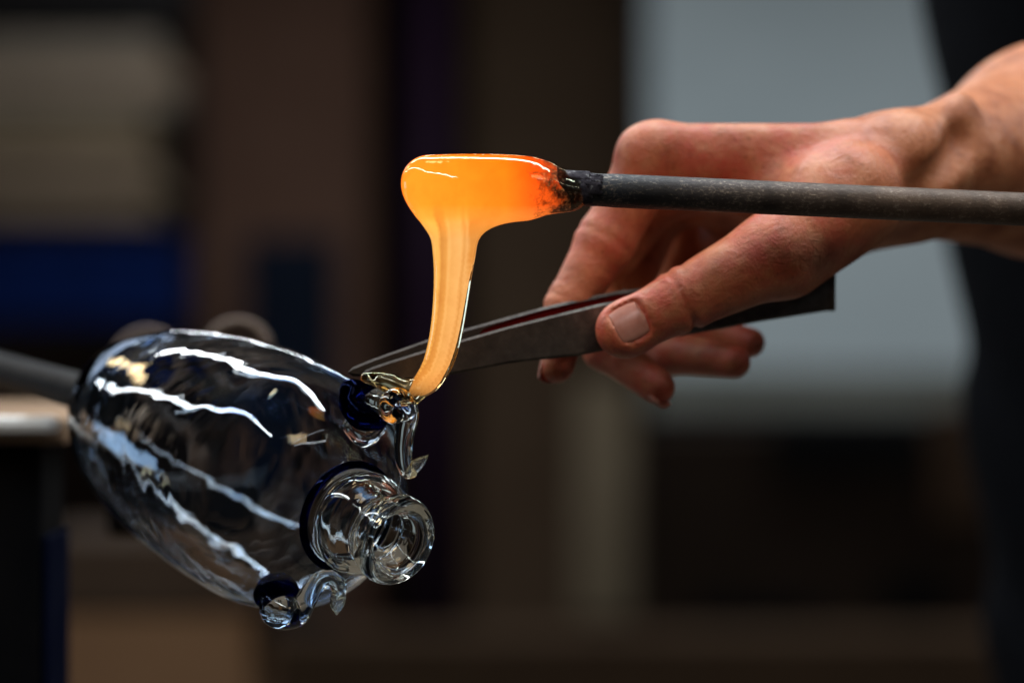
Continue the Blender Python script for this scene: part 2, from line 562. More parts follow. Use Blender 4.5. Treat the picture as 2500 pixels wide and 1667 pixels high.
outer = [(.5, 12.2), (-1.2, 14.2), (-1.0, 16.6), (1.5, 18.0), (5, 18.0), (8.5, 16.4), (11.5, 14.6), (14, 15.0), (17.5, 18.8), (22, 20.8),
         (27, 21.0), (31, 19.6), (34, 20.0), (37, 24.0), (41, 31.0), (47, 38.5), (56, 45.5), (70, 50.5), (92, 52.2), (122, 50.8), (152, 47.4),
         (180, 41.4), (202, 32.4), (216, 22.6), (225, 12.5), (229, 5.0), (230, 0.01)]
def inner_wall():
    pr = [p for p in outer if p[0] >= 34]
    out = []
    for k in range(len(pr) - 2, 0, -1):
        (t0, r0), (t1, r1), (t2, r2) = pr[k - 1], pr[k], pr[k + 1]
        dt, dr = t2 - t0, r2 - r0
        L = math.hypot(dt, dr)
        wall = 1.9 + 2.2 * max(0, (t1 - 170) / 60) ** 2 + 1.0 * max(0, (48 - t1) / 12)
        t, r = t1 + dr / L * wall, r1 - dt / L * wall
        if r > 2: out.append((t, r))
    return [(225.5, .01)] + out
inner = inner_wall() + [(35, 16.6), (31, 16.4), (26, 17.4), (21.5, 16.6), (17, 13.0), (12.5, 10.4), (7, 9.6), (2.4, 10.4)]
def lathe(name, prof, matl, parent, seg=144, wob=0.0, closed=True, n=4):
    pr = catmull(prof, n)
    V, F = [], []
    for (t, r) in pr:
        for k in range(seg):
            th = 2 * math.pi * k / seg
            r_ = max(r, 0.01)
            if wob and t > 34:
                q = min(1, (t - 34) / 30)
                s = mnoise.noise(Vector((math.cos(th) * 1.6, math.sin(th) * 1.6, t / 46.0)))
                s2 = mnoise.noise(Vector((math.cos(th) * 1.1 + 7, math.sin(th) * 1.1, t / 15.0)))
                r_ *= 1 + wob * q * (s + .45 * s2)
            V.append(VP(t * .001, r_ * .001, th))
    n_ = len(pr)
    for i in range(n_ if closed else n_ - 1):
        j = (i + 1) % n_
        for k in range(seg):
            k2 = (k + 1) % seg
            F.append((i * seg + k, i * seg + k2, j * seg + k2, j * seg + k))
    o = from_arrays(name, V, F, matl, parent)
    bm = bmesh.new(); bm.from_mesh(o.data)
    bmesh.ops.recalc_face_normals(bm, faces=bm.faces)
    bm.to_mesh(o.data); bm.free()
    return o
vase = empty('glass_vase', VP(.230, 0, 0), 'clear blown glass vase with blue neck ring and curled handles', 'vase')
body = lathe('body', outer + inner, M_VASE, vase, wob=.017)
body.data.materials.append(M_CLEAR)
for f_ in body.data.polygons:
    if (LIP - f_.center).dot(dax) < .036: f_.material_index = 1
# cobalt ring round the foot of the neck
V, F = [], []
for i in range(96):
    th = 2 * math.pi * i / 96
    for k in range(20):
        a_ = 2 * math.pi * k / 20
        V.append(VP((34.3 + 1.9 * math.sin(a_)) * .001, (21.6 + 1.5 * math.cos(a_)) * .001, th))
for i in range(96):
    for k in range(20):
        F.append((i * 20 + k, ((i + 1) % 96) * 20 + k, ((i + 1) % 96) * 20 + (k + 1) % 20, i * 20 + (k + 1) % 20))
ring = from_arrays('neck_ring', V, F, M_NAVY, vase)
bm = bmesh.new(); bm.from_mesh(ring.data); bmesh.ops.recalc_face_normals(bm, faces=bm.faces); bm.to_mesh(ring.data); bm.free()

def dense(ch, n=4):
    q = catmull([(*c, r) for c, r in ch], n)
    return [(Vector(v[:3]), v[3]) for v in q]
def chain_sdf(pts, k=.0015):
    """pts: (Vector, radius) chain"""
    pts = dense(pts, 4)
    def f(p):
        d = None
        for (a, ra), (b, rb) in zip(pts[:-1], pts[1:]):
            q = rc(p, a, b, ra, rb)
            d = q if d is None else np.minimum(d, q)
        return d
    return f
def R(px): return px * PX * 1.02

def leaf(name, a, b, width, thick, nrm, matl, parent, curl=0.0):
    """a pointed, pressed leaf from a to b"""
    a, b = Vector(a), Vector(b)
    ax = (b - a); L = ax.length; ax.normalize()
    nr = (Vector(nrm) - ax * Vector(nrm).dot(ax)).normalized()
    sd = ax.cross(nr)
    V, F = [], []
    n, sg = 22, 20
    for i in range(n + 1):
        t = i / n
        wd = width * (math.sin(math.pi * min(1, (t * .86 + .16)) ) ** .8) * (1 - .15 * t)
        wd = max(wd, .0001)
        th = thick * (1 - .55 * t) * max(.05, min(1, (1 - t) * 6))
        for k in range(sg):
            an = 2 * math.pi * k / sg
            rid = 1 + .05 * math.sin(an * 5 + t * 9)
            V.append(a + ax * (t * L) + sd * math.cos(an) * wd * rid + nr * (math.sin(an) * th + curl * t * t))
    for i in range(n):
        for k in range(sg):
            k2 = (k + 1) % sg
            F.append((i * sg + k, i * sg + k2, (i + 1) * sg + k2, (i + 1) * sg + k))
    F.append(tuple(range(sg))[::-1]); F.append(tuple(n * sg + k for k in range(sg)))
    o = from_arrays(name, V, F, matl, parent)
    bm = bmesh.new(); bm.from_mesh(o.data); bmesh.ops.recalc_face_normals(bm, faces=bm.faces); bm.to_mesh(o.data); bm.free()
    return o

def zA(x, y): return 780 + x / 2.613, 860 + y / 2.613       # close-up of the upper handle
def zB(x, y): return 600 + x / 8.4, 1380 + y / 8.4          # close-up of the lower handle

# upper handle
Yh = .020
def HA(x, y, dy=0.0): return P(*zA(x, y), Yh + dy)
cl = [(HA(330, 285, .006), R(26)), (HA(395, 320, .000), R(34)), (HA(470, 330, -.005), R(34)), (HA(535, 345, -.007), R(32)), (HA(560, 410, -.006), R(28)),
      (HA(545, 500, -.006), R(25)), (HA(535, 600, -.006), R(23)), (HA(540, 700, -.006), R(21)), (HA(560, 760, -.006), R(17)), (HA(590, 770, -.006), R(13))]
f1 = chain_sdf(cl, .002)
t1 = (HA(500, 335, -.007))
def f_up(p):
    d = f1(p)
    # one loose coil where the hot bit was folded over
    c0 = HA(492, 345, -.013)
    k_ = R(1 / 2.613)
    prev = None
    for i in range(17):
        a_ = math.radians(-30 + 300 * i / 16)
        q = c0 + Vector((math.cos(a_) * 62 * k_, .0025 * math.cos(a_), math.sin(a_) * 66 * k_))
        if prev is not None:
            d = smin(d, rc(p, prev, q, R(11), R(11)), .0034)
        prev = q
    return d
lo, hi = around([c for c, r in cl], .013)
h_up, _ = sdf_obj('handle', f_up, lo, hi, .0004, M_CLEAR, vase, 2)
h_up['label'] = 'curled clear handle on top of the shoulder, hot glass dripping onto it'
navy = [(HA(205, 250, .003), R(26)), (HA(200, 330, .001), R(29)), (HA(270, 410, -.001), R(33)), (HA(360, 420, .002), R(30))]
fn = chain_sdf(navy, .004)
def f_nv(p):
    d = fn(p)
    d = smin(d, rc(p, HA(205, 240, .004), HA(330, 235, .006), R(24), R(20)), .003)
    return d
lo, hi = around([c for c, r in navy] + [HA(330, 235, .006)], .012)
sdf_obj('cobalt_bead', f_nv, lo, hi, .0004, M_NAVY, h_up, 2)
drop = [(HA(215, 470, .004), R(26)), (HA(290, 530, .003), R(30)), (HA(370, 480, .004), R(22))]
lo, hi = around([c for c, r in drop], .011)
sdf_obj('clear_drop', chain_sdf(drop, .003), lo, hi, .0005, M_CLEAR, h_up, 2)
leaf('leaf_tip', HA(560, 775, -.006), HA(697, 648, -.009), R(16), R(7), (.35, -.9, .2), M_LEAF, h_up, .001)
# a hair-thin thread of glass hanging from the foot
V, F = tube(catmull([tuple(HA(512, 785, -.006)), tuple(HA(512, 830, -.006)), tuple(HA(495, 865, -.005)), tuple(HA(487, 900, -.004))], 5), [.0004] * 16, 8)
V = [Vector(v) for v in V]
from_arrays('glass_thread', V, F, M_CLEAR, h_up)

# lower handle
Yl = .030
def HB(x, y, dy=0.0): return P(*zB(x, y), Yl + dy)
cl2 = [(HB(600, 800, .0), R(40)), (HB(680, 920, -.002), R(45)), (HB(840, 965, -.004), R(42)), (HB(1040, 960, -.003), R(34)), (HB(1190, 790, -.003), R(27)), (HB(1350, 520, -.003), R(25)),
       (HB(1540, 300, -.003), R(23)), (HB(1740, 240, -.004), R(22)), (HB(1880, 340, -.005), R(22)), (HB(1910, 500, -.006), R(19)), (HB(1900, 600, -.006), R(14))]
lo, hi = around([c for c, r in cl2], .012)
h_lo, _ = sdf_obj('handle', chain_sdf(cl2, .002), lo, hi, .0004, M_CLEAR, vase, 2)
h_lo['label'] = 'curled clear handle hanging under the vase'
navy2 = [(HB(450, 600, .004), R(36)), (HB(560, 470, .002), R(40)), (HB(740, 440, .001), R(38)), (HB(850, 540, .003), R(30))]
lo, hi = around([c for c, r in navy2], .014)
sdf_obj('cobalt_bead', chain_sdf(navy2, .004), lo, hi, .0004, M_NAVY, h_lo, 2)
leaf('leaf_tip', HB(1890, 520, -.006), HB(1890, 1020, -.008), R(24), R(9), (-.45, -.85, .0), M_LEAF, h_lo, .001)

# ------------------------------------------------------------------ blowpipe that carries the vase
def rod_material(name, near_c, far_c, pale, stretch, x0, x1, rough=.5):
    """steel with scale: fine lengthwise streaks, worn pale where hands and rests rub"""
    m, nt, b = mat(name)
    g = N(nt, 'ShaderNodeNewGeometry')
    mp = N(nt, 'ShaderNodeMapping'); mp.inputs['Scale'].default_value = stretch
    nt.links.new(g.outputs['Position'], mp.inputs[0])
    n = noise_tex(nt, 1, 9, .72, .15, mp.outputs[0])
    big = noise_tex(nt, 55, 5, .6, .3)
    sx = N(nt, 'ShaderNodeSeparateXYZ'); nt.links.new(g.outputs['Position'], sx.inputs[0])
    mr = N(nt, 'ShaderNodeMapRange'); mr.inputs['From Min'].default_value = x0; mr.inputs['From Max'].default_value = x1
    nt.links.new(sx.outputs[0], mr.inputs['Value'])
    base = N(nt, 'ShaderNodeMixRGB'); base.inputs[1].default_value = (*near_c, 1); base.inputs[2].default_value = (*far_c, 1)
    nt.links.new(mr.outputs[0], base.inputs[0])
    dk = ramp(nt, [(.30, (.45,) * 3), (.62, (1.5,) * 3)], big.outputs[0])
    m1 = N(nt, 'ShaderNodeMixRGB', blend_type='MULTIPLY'); m1.inputs[0].default_value = 1
    nt.links.new(base.outputs[0], m1.inputs[1]); nt.links.new(dk.outputs[0], m1.inputs[2])
    ad = N(nt, 'ShaderNodeMath', operation='MULTIPLY_ADD'); ad.inputs[1].default_value = .35
    nt.links.new(big.outputs[0], ad.inputs[0]); nt.links.new(n.outputs[0], ad.inputs[2])
    msk = ramp(nt, [(.73, (0, 0, 0)), (.90, (.8, .8, .8))], ad.outputs[0])
    m2 = N(nt, 'ShaderNodeMixRGB'); m2.inputs[2].default_value = (*pale, 1)
    nt.links.new(msk.outputs[0], m2.inputs[0]); nt.links.new(m1.outputs[0], m2.inputs[1])
    nt.links.new(m2.outputs[0], b.inputs['Base Color'])
    b.inputs['Metallic'].default_value = .4
    rr = ramp(nt, [(.3, (rough + .12,) * 3), (.75, (rough - .15,) * 3)], n.outputs[0])
    nt.links.new(rr.outputs[0], b.inputs['Roughness'])
    bump(nt, b, n.outputs[0], .55, .0005)
    return m
M_ROD = rod_material('scaled_steel', (.014, .017, .022), (.085, .057, .041), (.33, .27, .21), (520, 900, 900), .04, .16)
M_PIPE = rod_material('blowpipe_steel', (.007, .0065, .006), (.007, .0065, .006), (.022, .02, .019), (200, 600, 600), 0, 1, .5)
pb_ = M_PIPE.node_tree.nodes['Principled BSDF']
pb_.inputs['Metallic'].default_value = 0; pb_.inputs['Specular IOR Level'].default_value = .05
bp = empty('blowpipe', P(236, 955, .178), 'dark steel blowpipe holding the vase base at left', 'blowpipe')
a, b = P(262, 974, .168), P(-420, 795, .46)
V, F = tube([a + (b - a) * (i / 20) for i in range(21)], [.0086] * 21, 28)
from_arrays('pipe', V, F, M_PIPE, bp)
a2 = P(236, 967, .178)
V, F = tube([a2 + (b - a2) * s for s in (-.035, -.012, 0, .01, .02)], [.014, .0125, .0112, .0102, .0094], 28)
from_arrays('glass_collar', V, F, M_GLASS, bp)

# ================================================================== HOT GLASS ON THE PUNTY
def zG(x, y): return 940 + x / 2.375, 340 + y / 2.375
def G(x, y, Y=0.0): return P(*zG(x, y), Y)
def Rg(z): return z / 2.375 * PX
gat = [(G(252, 252), Rg(160)), (G(440, 262), Rg(176)), (G(700, 268), Rg(178)), (G(860, 276), Rg(168)), (G(985, 300), Rg(132)), (G(1070, 312), Rg(108))]
drip = [(G(385, 430), Rg(165), 0), (G(400, 540, .000), Rg(140)), (G(402, 640, .001), Rg(128)), (G(394, 780, .002), Rg(112)), (G(381, 920, .004), Rg(103)),
        (G(364, 1060, .006), Rg(97)), (G(340, 1190, .008), Rg(93)), (G(302, 1310, .010), Rg(88)), (G(244, 1400, .012), Rg(78)), (G(170, 1460, .014), Rg(50)), (G(120, 1490, .015), Rg(28))]
drip = [d[:2] for d in drip]
gat_d, drip_d = dense(gat), dense(drip)
def f_chain(p, ch_):
    d = None
    for (a, ra), (b, rb) in zip(ch_[:-1], ch_[1:]):
        q = rc(p, a, b, ra, rb)
        d = q if d is None else np.minimum(d, q)
    return d
def f_hot(p):
    d = smin(f_chain(p, gat_d), f_chain(p, drip_d), .013)
    # web of glass pulled along under the gather to the right
    return smin(d, rc(p, G(480, 430), G(800, 385), Rg(60), Rg(45)), .010)
lo, hi = around([c for c, r in gat + drip] + [P(885, 915, .02)], .018)
# clear skin
def heat_attr(me, V):
    V = np.asarray(V)
    s = 1 + V[:, 1] / D
    px = V[:, 0] / (PX * s) + 1250
    py = 833.5 - (V[:, 2] - H) / (PX * s)
    gx = (px - 940) * 2.375; gy = (py - 340) * 2.375
    at = me.attributes.new('along', 'FLOAT', 'POINT'); at.data.foreach_set('value', ((gx) / 1200).astype(np.float32))
    dp = np.array([[c.x / (PX * (1 + c.y / D)) + 1250, 833.5 - (c.z - H) / (PX * (1 + c.y / D)), r / PX] for c, r in drip_d])
    k = np.argmin((py[:, None] - dp[None, :, 1]) ** 2 + .6 * (px[:, None] - dp[None, :, 0]) ** 2, 1)
    lat = (px - dp[k, 0]) / (dp[k, 2] * .68)
    at = me.attributes.new('across', 'FLOAT', 'POINT'); at.data.foreach_set('value', (lat * .5 + .5).astype(np.float32))
    at = me.attributes.new('down', 'FLOAT', 'POINT'); at.data.foreach_set('value', (gy / 1600).astype(np.float32))
m, nt, b = mat('hot_glass_skin')
nt.nodes.remove(b)
g = N(nt, 'ShaderNodeBsdfGlass'); g.inputs['Color'].default_value = (1.0, .93, .72, 1); g.inputs['IOR'].default_value = 1.5; g.inputs['Roughness'].default_value = 0
nt.links.new(g.outputs[0], nt.nodes['Material Output'].inputs[0])
M_SKIN_HOT = m
m, nt, b = mat('molten_core')
al = N(nt, 'ShaderNodeAttribute', attribute_name='along')
dn = N(nt, 'ShaderNodeAttribute', attribute_name='down')
cA = ramp(nt, [(.08, (1.8, .41, .030)), (.35, (1.8, .36, .018)), (.58, (1.7, .27, .008)), (.71, (1.3, .115, .003)), (.84, (.6, .040, .004)), (.92, (.10, .02, .006))], al.outputs['Fac'])
cB = ramp(nt, [(.05, (.0, .0, .0)), (.235, (.10, .10, .10)), (.275, (.55, .55, .55)), (.30, (1, 1, 1))], dn.outputs['Fac'])
cC = ramp(nt, [(.28, (1.25, .52, .11)), (.36, (.98, .49, .17)), (.75, (.96, .47, .16)), (.95, (.95, .40, .10))], dn.outputs['Fac'])
mx = N(nt, 'ShaderNodeMixRGB')
nt.links.new(cB.outputs[0], mx.inputs[0]); nt.links.new(cA.outputs[0], mx.inputs[1]); nt.links.new(cC.outputs[0], mx.inputs[2])
# cords and seeds in the melt
gpos = N(nt, 'ShaderNodeNewGeometry')
mp = N(nt, 'ShaderNodeMapping'); mp.inputs['Scale'].default_value = (190, 190, 9)
nt.links.new(gpos.outputs['Position'], mp.inputs[0])
cord = noise_tex(nt, 1, 3, .5, .3, mp.outputs[0])
cr = ramp(nt, [(.36, (.86, .74, .58)), (.5, (1, 1, 1)), (.66, (1.06, 1.10, 1.2))], cord.outputs[0])
ac = N(nt, 'ShaderNodeAttribute', attribute_name='across')
wob = N(nt, 'ShaderNodeMath', operation='MULTIPLY_ADD'); wob.inputs[1].default_value = .16
nt.links.new(cord.outputs[0], wob.inputs[0])
sb = N(nt, 'ShaderNodeMath', operation='SUBTRACT'); sb.inputs[1].default_value = .08
nt.links.new(ac.outputs['Fac'], sb.inputs[0]); nt.links.new(sb.outputs[0], wob.inputs[2])
cr = ramp(nt, [(.02, (1.12, 1.15, .9)), (.12, (.80, .66, .46)), (.27, (.90, .80, .62)), (.36, (1.06, 1.10, 1.15)), (.44, (.98, .97, .95)),
               (.70, (1.04, 1.07, 1.15)), (.80, (.88, .80, .72)), (.88, (1.0, 1.02, 1.1)), (.96, (.85, .70, .5))], wob.outputs[0])
mu = N(nt, 'ShaderNodeMixRGB', blend_type='MULTIPLY')
nt.links.new(cB.outputs[0], mu.inputs[0]); nt.links.new(mx.outputs[0], mu.inputs[1]); nt.links.new(cr.outputs[0], mu.inputs[2])
clo = noise_tex(nt, 130, 5, .6, .4)
cl_ = ramp(nt, [(.3, (.95, .90, .85)), (.65, (1.03, 1.07, 1.1))], clo.outputs[0])
mu2 = N(nt, 'ShaderNodeMixRGB', blend_type='MULTIPLY'); mu2.inputs[0].default_value = .8
nt.links.new(mu.outputs[0], mu2.inputs[1]); nt.links.new(cl_.outputs[0], mu2.inputs[2])
# iron scale frozen into the end on the rod
sn = noise_tex(nt, 260, 8, .72, .25)
ad = N(nt, 'ShaderNodeMath', operation='MULTIPLY_ADD'); ad.inputs[1].default_value = .62; 
nt.links.new(sn.outputs[0], ad.inputs[0]); nt.links.new(al.outputs['Fac'], ad.inputs[2])
sm = ramp(nt, [(.0, (0, 0, 0)), (1.0, (1, 1, 1))], ad.outputs[0])
mr = N(nt, 'ShaderNodeMapRange'); mr.inputs['From Min'].default_value = 1.04; mr.inputs['From Max'].default_value = 1.16
nt.links.new(ad.outputs[0], mr.inputs['Value'])
fl = noise_tex(nt, 700, 6, .7)
flr = ramp(nt, [(.40, (.02, .008, .006)), (.52, (.12, .045, .022)), (.62, (.55, .34, .22))], fl.outputs[0])
em = N(nt, 'ShaderNodeEmission'); em.inputs['Strength'].default_value = 1.05
nt.links.new(mu2.outputs[0], em.inputs[0])
nt.links.new(flr.outputs[0], b.inputs['Base Color']); b.inputs['Roughness'].default_value = .7
ms = N(nt, 'ShaderNodeMixShader')
nt.links.new(mr.outputs[0], ms.inputs[0]); nt.links.new(em.outputs[0], ms.inputs[1]); nt.links.new(b.outputs[0], ms.inputs[2])
nt.links.new(ms.outputs[0], nt.nodes['Material Output'].inputs[0])
tr = N(nt, 'ShaderNodeBsdfTransparent')
mf = N(nt, 'ShaderNodeMapRange'); mf.inputs['From Min'].default_value = .845; mf.inputs['From Max'].default_value = .93
nt.links.new(dn.outputs['Fac'], mf.inputs['Value'])
ms2 = N(nt, 'ShaderNodeMixShader')
nt.links.new(mf.outputs[0], ms2.inputs[0]); nt.links.new(ms.outputs[0], ms2.inputs[1]); nt.links.new(tr.outputs[0], ms2.inputs[2])
nt.links.new(ms2.outputs[0], nt.nodes['Material Output'].inputs[0])
M_CORE = m

# the lump squeezed under the jaws
lump = [(P(893, 922, .017), .0022), (P(930, 928, .014), .0034), (P(972, 944, .013), .0042), (P(1003, 962, .014), .0040), (P(1010, 972, .015), .0025)]
def f_lump(p):
    d = chain_sdf(lump, .003)(p)
    d = smin(d, rc(p, P(905, 930, .012), P(960, 962, .010), .0013, .0011), .0015)
    d = smin(d, rc(p, P(962, 922, .012), P(985, 966, .009), .0012, .0010), .0012)
    return d
hot = empty('molten_gather', G(600, 300), 'glowing orange molten glass dripping from the iron rod', 'molten glass')
V, F = sdf_arrays(lambda p: smin(f_hot(p), f_lump(p), .003), lo, hi, .0007); V = relax(V, F, 3)
skin_o = link('clear_skin', fast_mesh('clear_skin', V, F), M_SKIN_HOT, hot)
V, F = sdf_arrays(lambda p: smax(f_hot(p + np.array((.0006, 0, 0), np.float32)) +   .0020 + .0005 * np.clip((H + .046 - p[:, 2]) / .02, 0, 1) - .0013 * np.clip((H - .012 - p[:, 2]) / .012, 0, 1), (p[:, 0] - float(G(1085, 0).x)), .002), lo, hi, .0009); V = relax(V, F, 3)
me = fast_mesh('molten_core', V, F); heat_attr(me, V)
core_o = link('molten_core', me, M_CORE, hot)
# small seeds (bubbles) caught near the cool end
M_SEED = glass('bubble', (1, 1, 1), ior=.68)
# ------------------------------------------------------------------ punty rod
pr_ = empty('punty_rod', P(1395, 466, 0), 'long dark scaled steel rod carrying the glowing glass', 'rod')
a, b = P(1352, 459, .000), P(2820, 526, .030)
n = 70
pts, rr = [], []
for i in range(n + 1):
    t = i / n
    p = a + (b - a) * t
    pts.append(p)
    r0 = .00665
    if t < .09: r0 = .0065 + .00035 * mnoise.noise(Vector((t * 90, 3, 1)))
    rr.append(r0)
V, F = tube(pts, rr, 40)
from_arrays('shaft', V, F, M_ROD, pr_)
# flakes of scale near the glass
M_FLAKE = mottled('iron_scale', (.012, .011, .016), (.05, .045, .055), 300, .55, .3, .6, .0006, (.35, .36, .36))
rnd = random.Random(3)
ax = (b - a).normalized()
for (tpx, ang, ln, wd) in ((1408, 62, .011, 70), (1450, 40, .006, 40), (1440, 5, .009, 60), (1420, -35, .008, 50)):
    t = (tpx - 1352) / (2820 - 1352)
    c = a + (b - a) * t
    V, F = [], []
    nu, nv = 10, 10
    for i in range(nu + 1):
        for k in range(nv + 1):
            th = math.radians(ang + (k / nv - .5) * wd)
            e = min(i, nu - i, k, nv - k)
            jag = .0007 * mnoise.noise(Vector((i * .9 + tpx, k * .9, ang)))
            rad = .0066 + (.00055 + .3 * abs(jag) if e > 0 else -.0004)
            dx = (i / nu - .5) * ln + (jag * 3 if i in (0, nu) or True else 0)
            V.append(c + ax * dx + Vector((0, -math.cos(th), math.sin(th))) * rad)
    for i in range(nu):
        for k in range(nv):
            q = i * (nv + 1) + k
            F.append((q, q + nv + 1, q + nv + 2, q + 1))
    from_arrays('scale_flake', V, F, M_FLAKE, pr_)

# ================================================================== TWEEZERS
def tool_mat(name):
    m, nt, b = mat(name)
    n = noise_tex(nt, 160, 8, .65, .3)
    r = ramp(nt, [(.3, (.042, .034, .028)), (.52, (.078, .066, .056)), (.72, (.135, .117, .10))], n.outputs[0])
    # jaws burnt dark towards the tips
    g = N(nt, 'ShaderNodeNewGeometry'); sx = N(nt, 'ShaderNodeSeparateXYZ'); nt.links.new(g.outputs['Position'], sx.inputs[0])
    mr = N(nt, 'ShaderNodeMapRange'); mr.inputs['From Min'].default_value = -.05; mr.inputs['From Max'].default_value = .035
    mr.inputs['To Min'].default_value = .78; mr.inputs['To Max'].default_value = 0
    nt.links.new(sx.outputs[0], mr.inputs['Value'])
    mt = N(nt, 'ShaderNodeMixRGB'); mt.inputs[2].default_value = (.016, .011, .008, 1)
    nt.links.new(mr.outputs[0], mt.inputs[0]); nt.links.new(r.outputs[0], mt.inputs[1])
    nt.links.new(mt.outputs[0], b.inputs['Base Color'])
    b.inputs['Metallic'].default_value = .35
    rr = ramp(nt, [(.3, (.62,) * 3), (.7, (.42,) * 3)], n.outputs[0])
    nt.links.new(rr.outputs[0], b.inputs['Roughness'])
    bump(nt, b, noise_tex(nt, 500, 5, .6).outputs[0], .25, .0004)
    return m
M_TOOL = tool_mat('worn_tool_steel')
M_RED = mottled('dark_red', (.09, .004, .0035), (.14, .006, .005), 60, .45)
tw = empty('tweezers', P(1450, 810, .055), 'long worn steel tweezers gripped by the hand', 'tweezers')
def Yf(x): return .020 + (x - 885) * (.036 / 635)
def gap(x):
    if x > 1900: return max(.003, .014 * (1 - (x - 1900) / 133) + .003)
    return .0045 + (x - 885) * (.0105 / 600) if x < 1485 else .015
def interp(tab, x):
    for (xa, ya), (xb, yb) in zip(tab[:-1], tab[1:]):
        if x <= xb: return ya + (yb - ya) * (x - xa) / (xb - xa)
    return tab[-1][1]
f_top = [(883, 915), (891, 904), (908, 896), (946, 883), (1042, 853), (1125, 830), (1244, 796), (1340, 772), (1500, 733), (1750, 700), (2033, 668)]
f_bot = [(883, 916), (891, 924), (910, 927), (960, 929), (1042, 924), (1108, 913), (1260, 884), (1409, 869), (1468, 857), (1850, 786), (2033, 757)]
def blade(name, xs, top, bot, Yfun, thick):
    """a flat steel bar whose edges follow top and bottom curves"""
    bm = bmesh.new()
    rowsF = []
    for x in xs:
        y0, y1 = interp(top, x), interp(bot, x)
        Yv = Yfun(x)
        row = []
        e = min(.0010, abs(y1 - y0) * PX * .3)
        ep = e / PX
        for (yy, dY) in ((y0 + ep, 0), (y1 - ep, 0), (y1, e), (y1, thick - e), (y1 - ep, thick), (y0 + ep, thick), (y0, thick - e), (y0, e)):
            row.append(bm.verts.new(P(x, yy, Yv + dY)))
        rowsF.append(row)
    for r0, r1 in zip(rowsF[:-1], rowsF[1:]):
        for k in range(8):
            bm.faces.new((r0[k], r0[(k + 1) % 8], r1[(k + 1) % 8], r1[k]))
    bm.faces.new(rowsF[0]); bm.faces.new(rowsF[-1][::-1])
    return bm_obj(name, bm, M_TOOL, tw)
xs = [883, 886, 891, 898, 908, 925, 946, 980, 1042, 1108, 1180, 1244, 1300, 1340, 1409, 1468, 1550, 1650, 1750, 1850, 1950, 2033]
blade('front_jaw', xs, f_top, f_bot, Yf, .0030)
b_top = [(850, 908), (861, 896), (910, 876), (1046, 828), (1131, 804), (1260, 768), (1349, 744), (1504, 711), (1750, 685), (2033, 667)]
b_bot = [(850, 910), (861, 918), (910, 921), (1046, 905), (1131, 890), (1260, 866), (1349, 848), (1504, 822), (1750, 788), (2033, 755)]
xs2 = [850, 853, 857, 861, 875, 910, 960, 1046, 1131, 1200, 1260, 1349, 1430, 1504, 1600, 1750, 1900, 1970, 2033]
blade('back_jaw', xs2, b_top, b_bot, lambda x: Yf(x) + .0032 + gap(x), .0030)
# dark red strip on the inner face of the far jaw
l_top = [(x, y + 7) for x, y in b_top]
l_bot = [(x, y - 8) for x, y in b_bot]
ln = blade('red_strip', [1165, 1180, 1260, 1349, 1504, 1700], [(1165, 822), (1180, 803), (1260, 776), (1349, 752), (1504, 719), (1700, 700)],
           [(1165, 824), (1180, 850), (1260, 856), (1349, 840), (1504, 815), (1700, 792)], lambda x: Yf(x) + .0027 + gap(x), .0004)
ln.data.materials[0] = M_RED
ln['label'] = 'dark red strip inside the far jaw'
ye = Yf(2033)
bm = bmesh.new()
pa, pb = P(2033, 668, ye), P(2033, 757, ye)
box('spring_end', pa.x - .004, pa.x + .0012, ye - .0006, ye + .0098, pb.z - .0004, pa.z + .0006, M_TOOL, tw, .0008)

# ================================================================== PERSON
per = empty('person', (.55, .75, 0), 'person in a black shirt whose right hand grips the steel tweezers', 'person')
J = {k: P(*v) for k, v in dict(
    im=(1592, 388, .085), ip=(1478, 592, .082), id=(1388, 745, .0765), it=(1360, 892, .0735),
    mm=(1612, 455, .114), mp=(1440, 690, .126), md=(1478, 848, .103), mt=(1606, 944, .088),
    rm=(1612, 485, .142), rp=(1512, 746, .150), rd=(1635, 860, .121), rt=(1792, 882, .100),
    pm=(1690, 515, .168), pp=(1632, 736, .172), pd=(1716, 812, .136), pt=(1832, 836, .118),
    ib=(2090, 392, .084), mb=(2110, 405, .100), rb=(2120, 440, .118), pb=(2110, 480, .132),
    tc=(2085, 475, .068), tm=(1890, 622, .051), ti=(1665, 733, .0455), tt=(1522, 806, .0445),
    w1=(2200, 402, .090), w2=(2200, 462, .124)).items()}
M1 = Vector((.252, .215, H + .090)); EL = Vector((.345, .375, H + .105)); SH = Vector((.46, .62, H + .40))
def fingers(p):
    out = []
    chains = [
        [('im', .0136), ('ip', .0122), ('id', .0098), ('it', .0076)],
        [('mm', .0135), ('mp', .0118), ('md', .0098), ('mt', .0076)],
        [('rm', .0128), ('rp', .0112), ('rd', .0094), ('rt', .0074)],
        [('pm', .0118), ('pp', .0108), ('pd', .0082), ('pt', .0066)],
    ]
    for ch_ in chains:
        d = None
        for (a, ra), (b, rb) in zip(ch_[:-1], ch_[1:]):
            mid = (J[a] + J[b]) / 2
            q = rc(p, J[a], J[b], ra, rb * .97)
            d = q if d is None else smin(d, q, .0035)
        # bony width at the two joints, pad at the tip
        d = smin(d, np.sqrt(((p - np.array(J[ch_[1][0]], np.float32)) ** 2).sum(1)) - ch_[1][1] * 1.01, .003)
        out.append(d)
    return out
def crease(p, d, c, axis, wdt, depth, rad):
    c = np.array(c, np.float32); ax_ = np.array(axis, np.float32)
    q = p - c
    s = q @ ax_
    rr_ = np.sqrt((q * q).sum(1))
    return d + depth * np.exp(-(s / wdt) ** 2) * np.exp(-(rr_ / rad) ** 4)
thumb_ax = (J['tt'] - J['ti']).normalized()
th_dir = (J['ti'] - J['tm']).normalized()
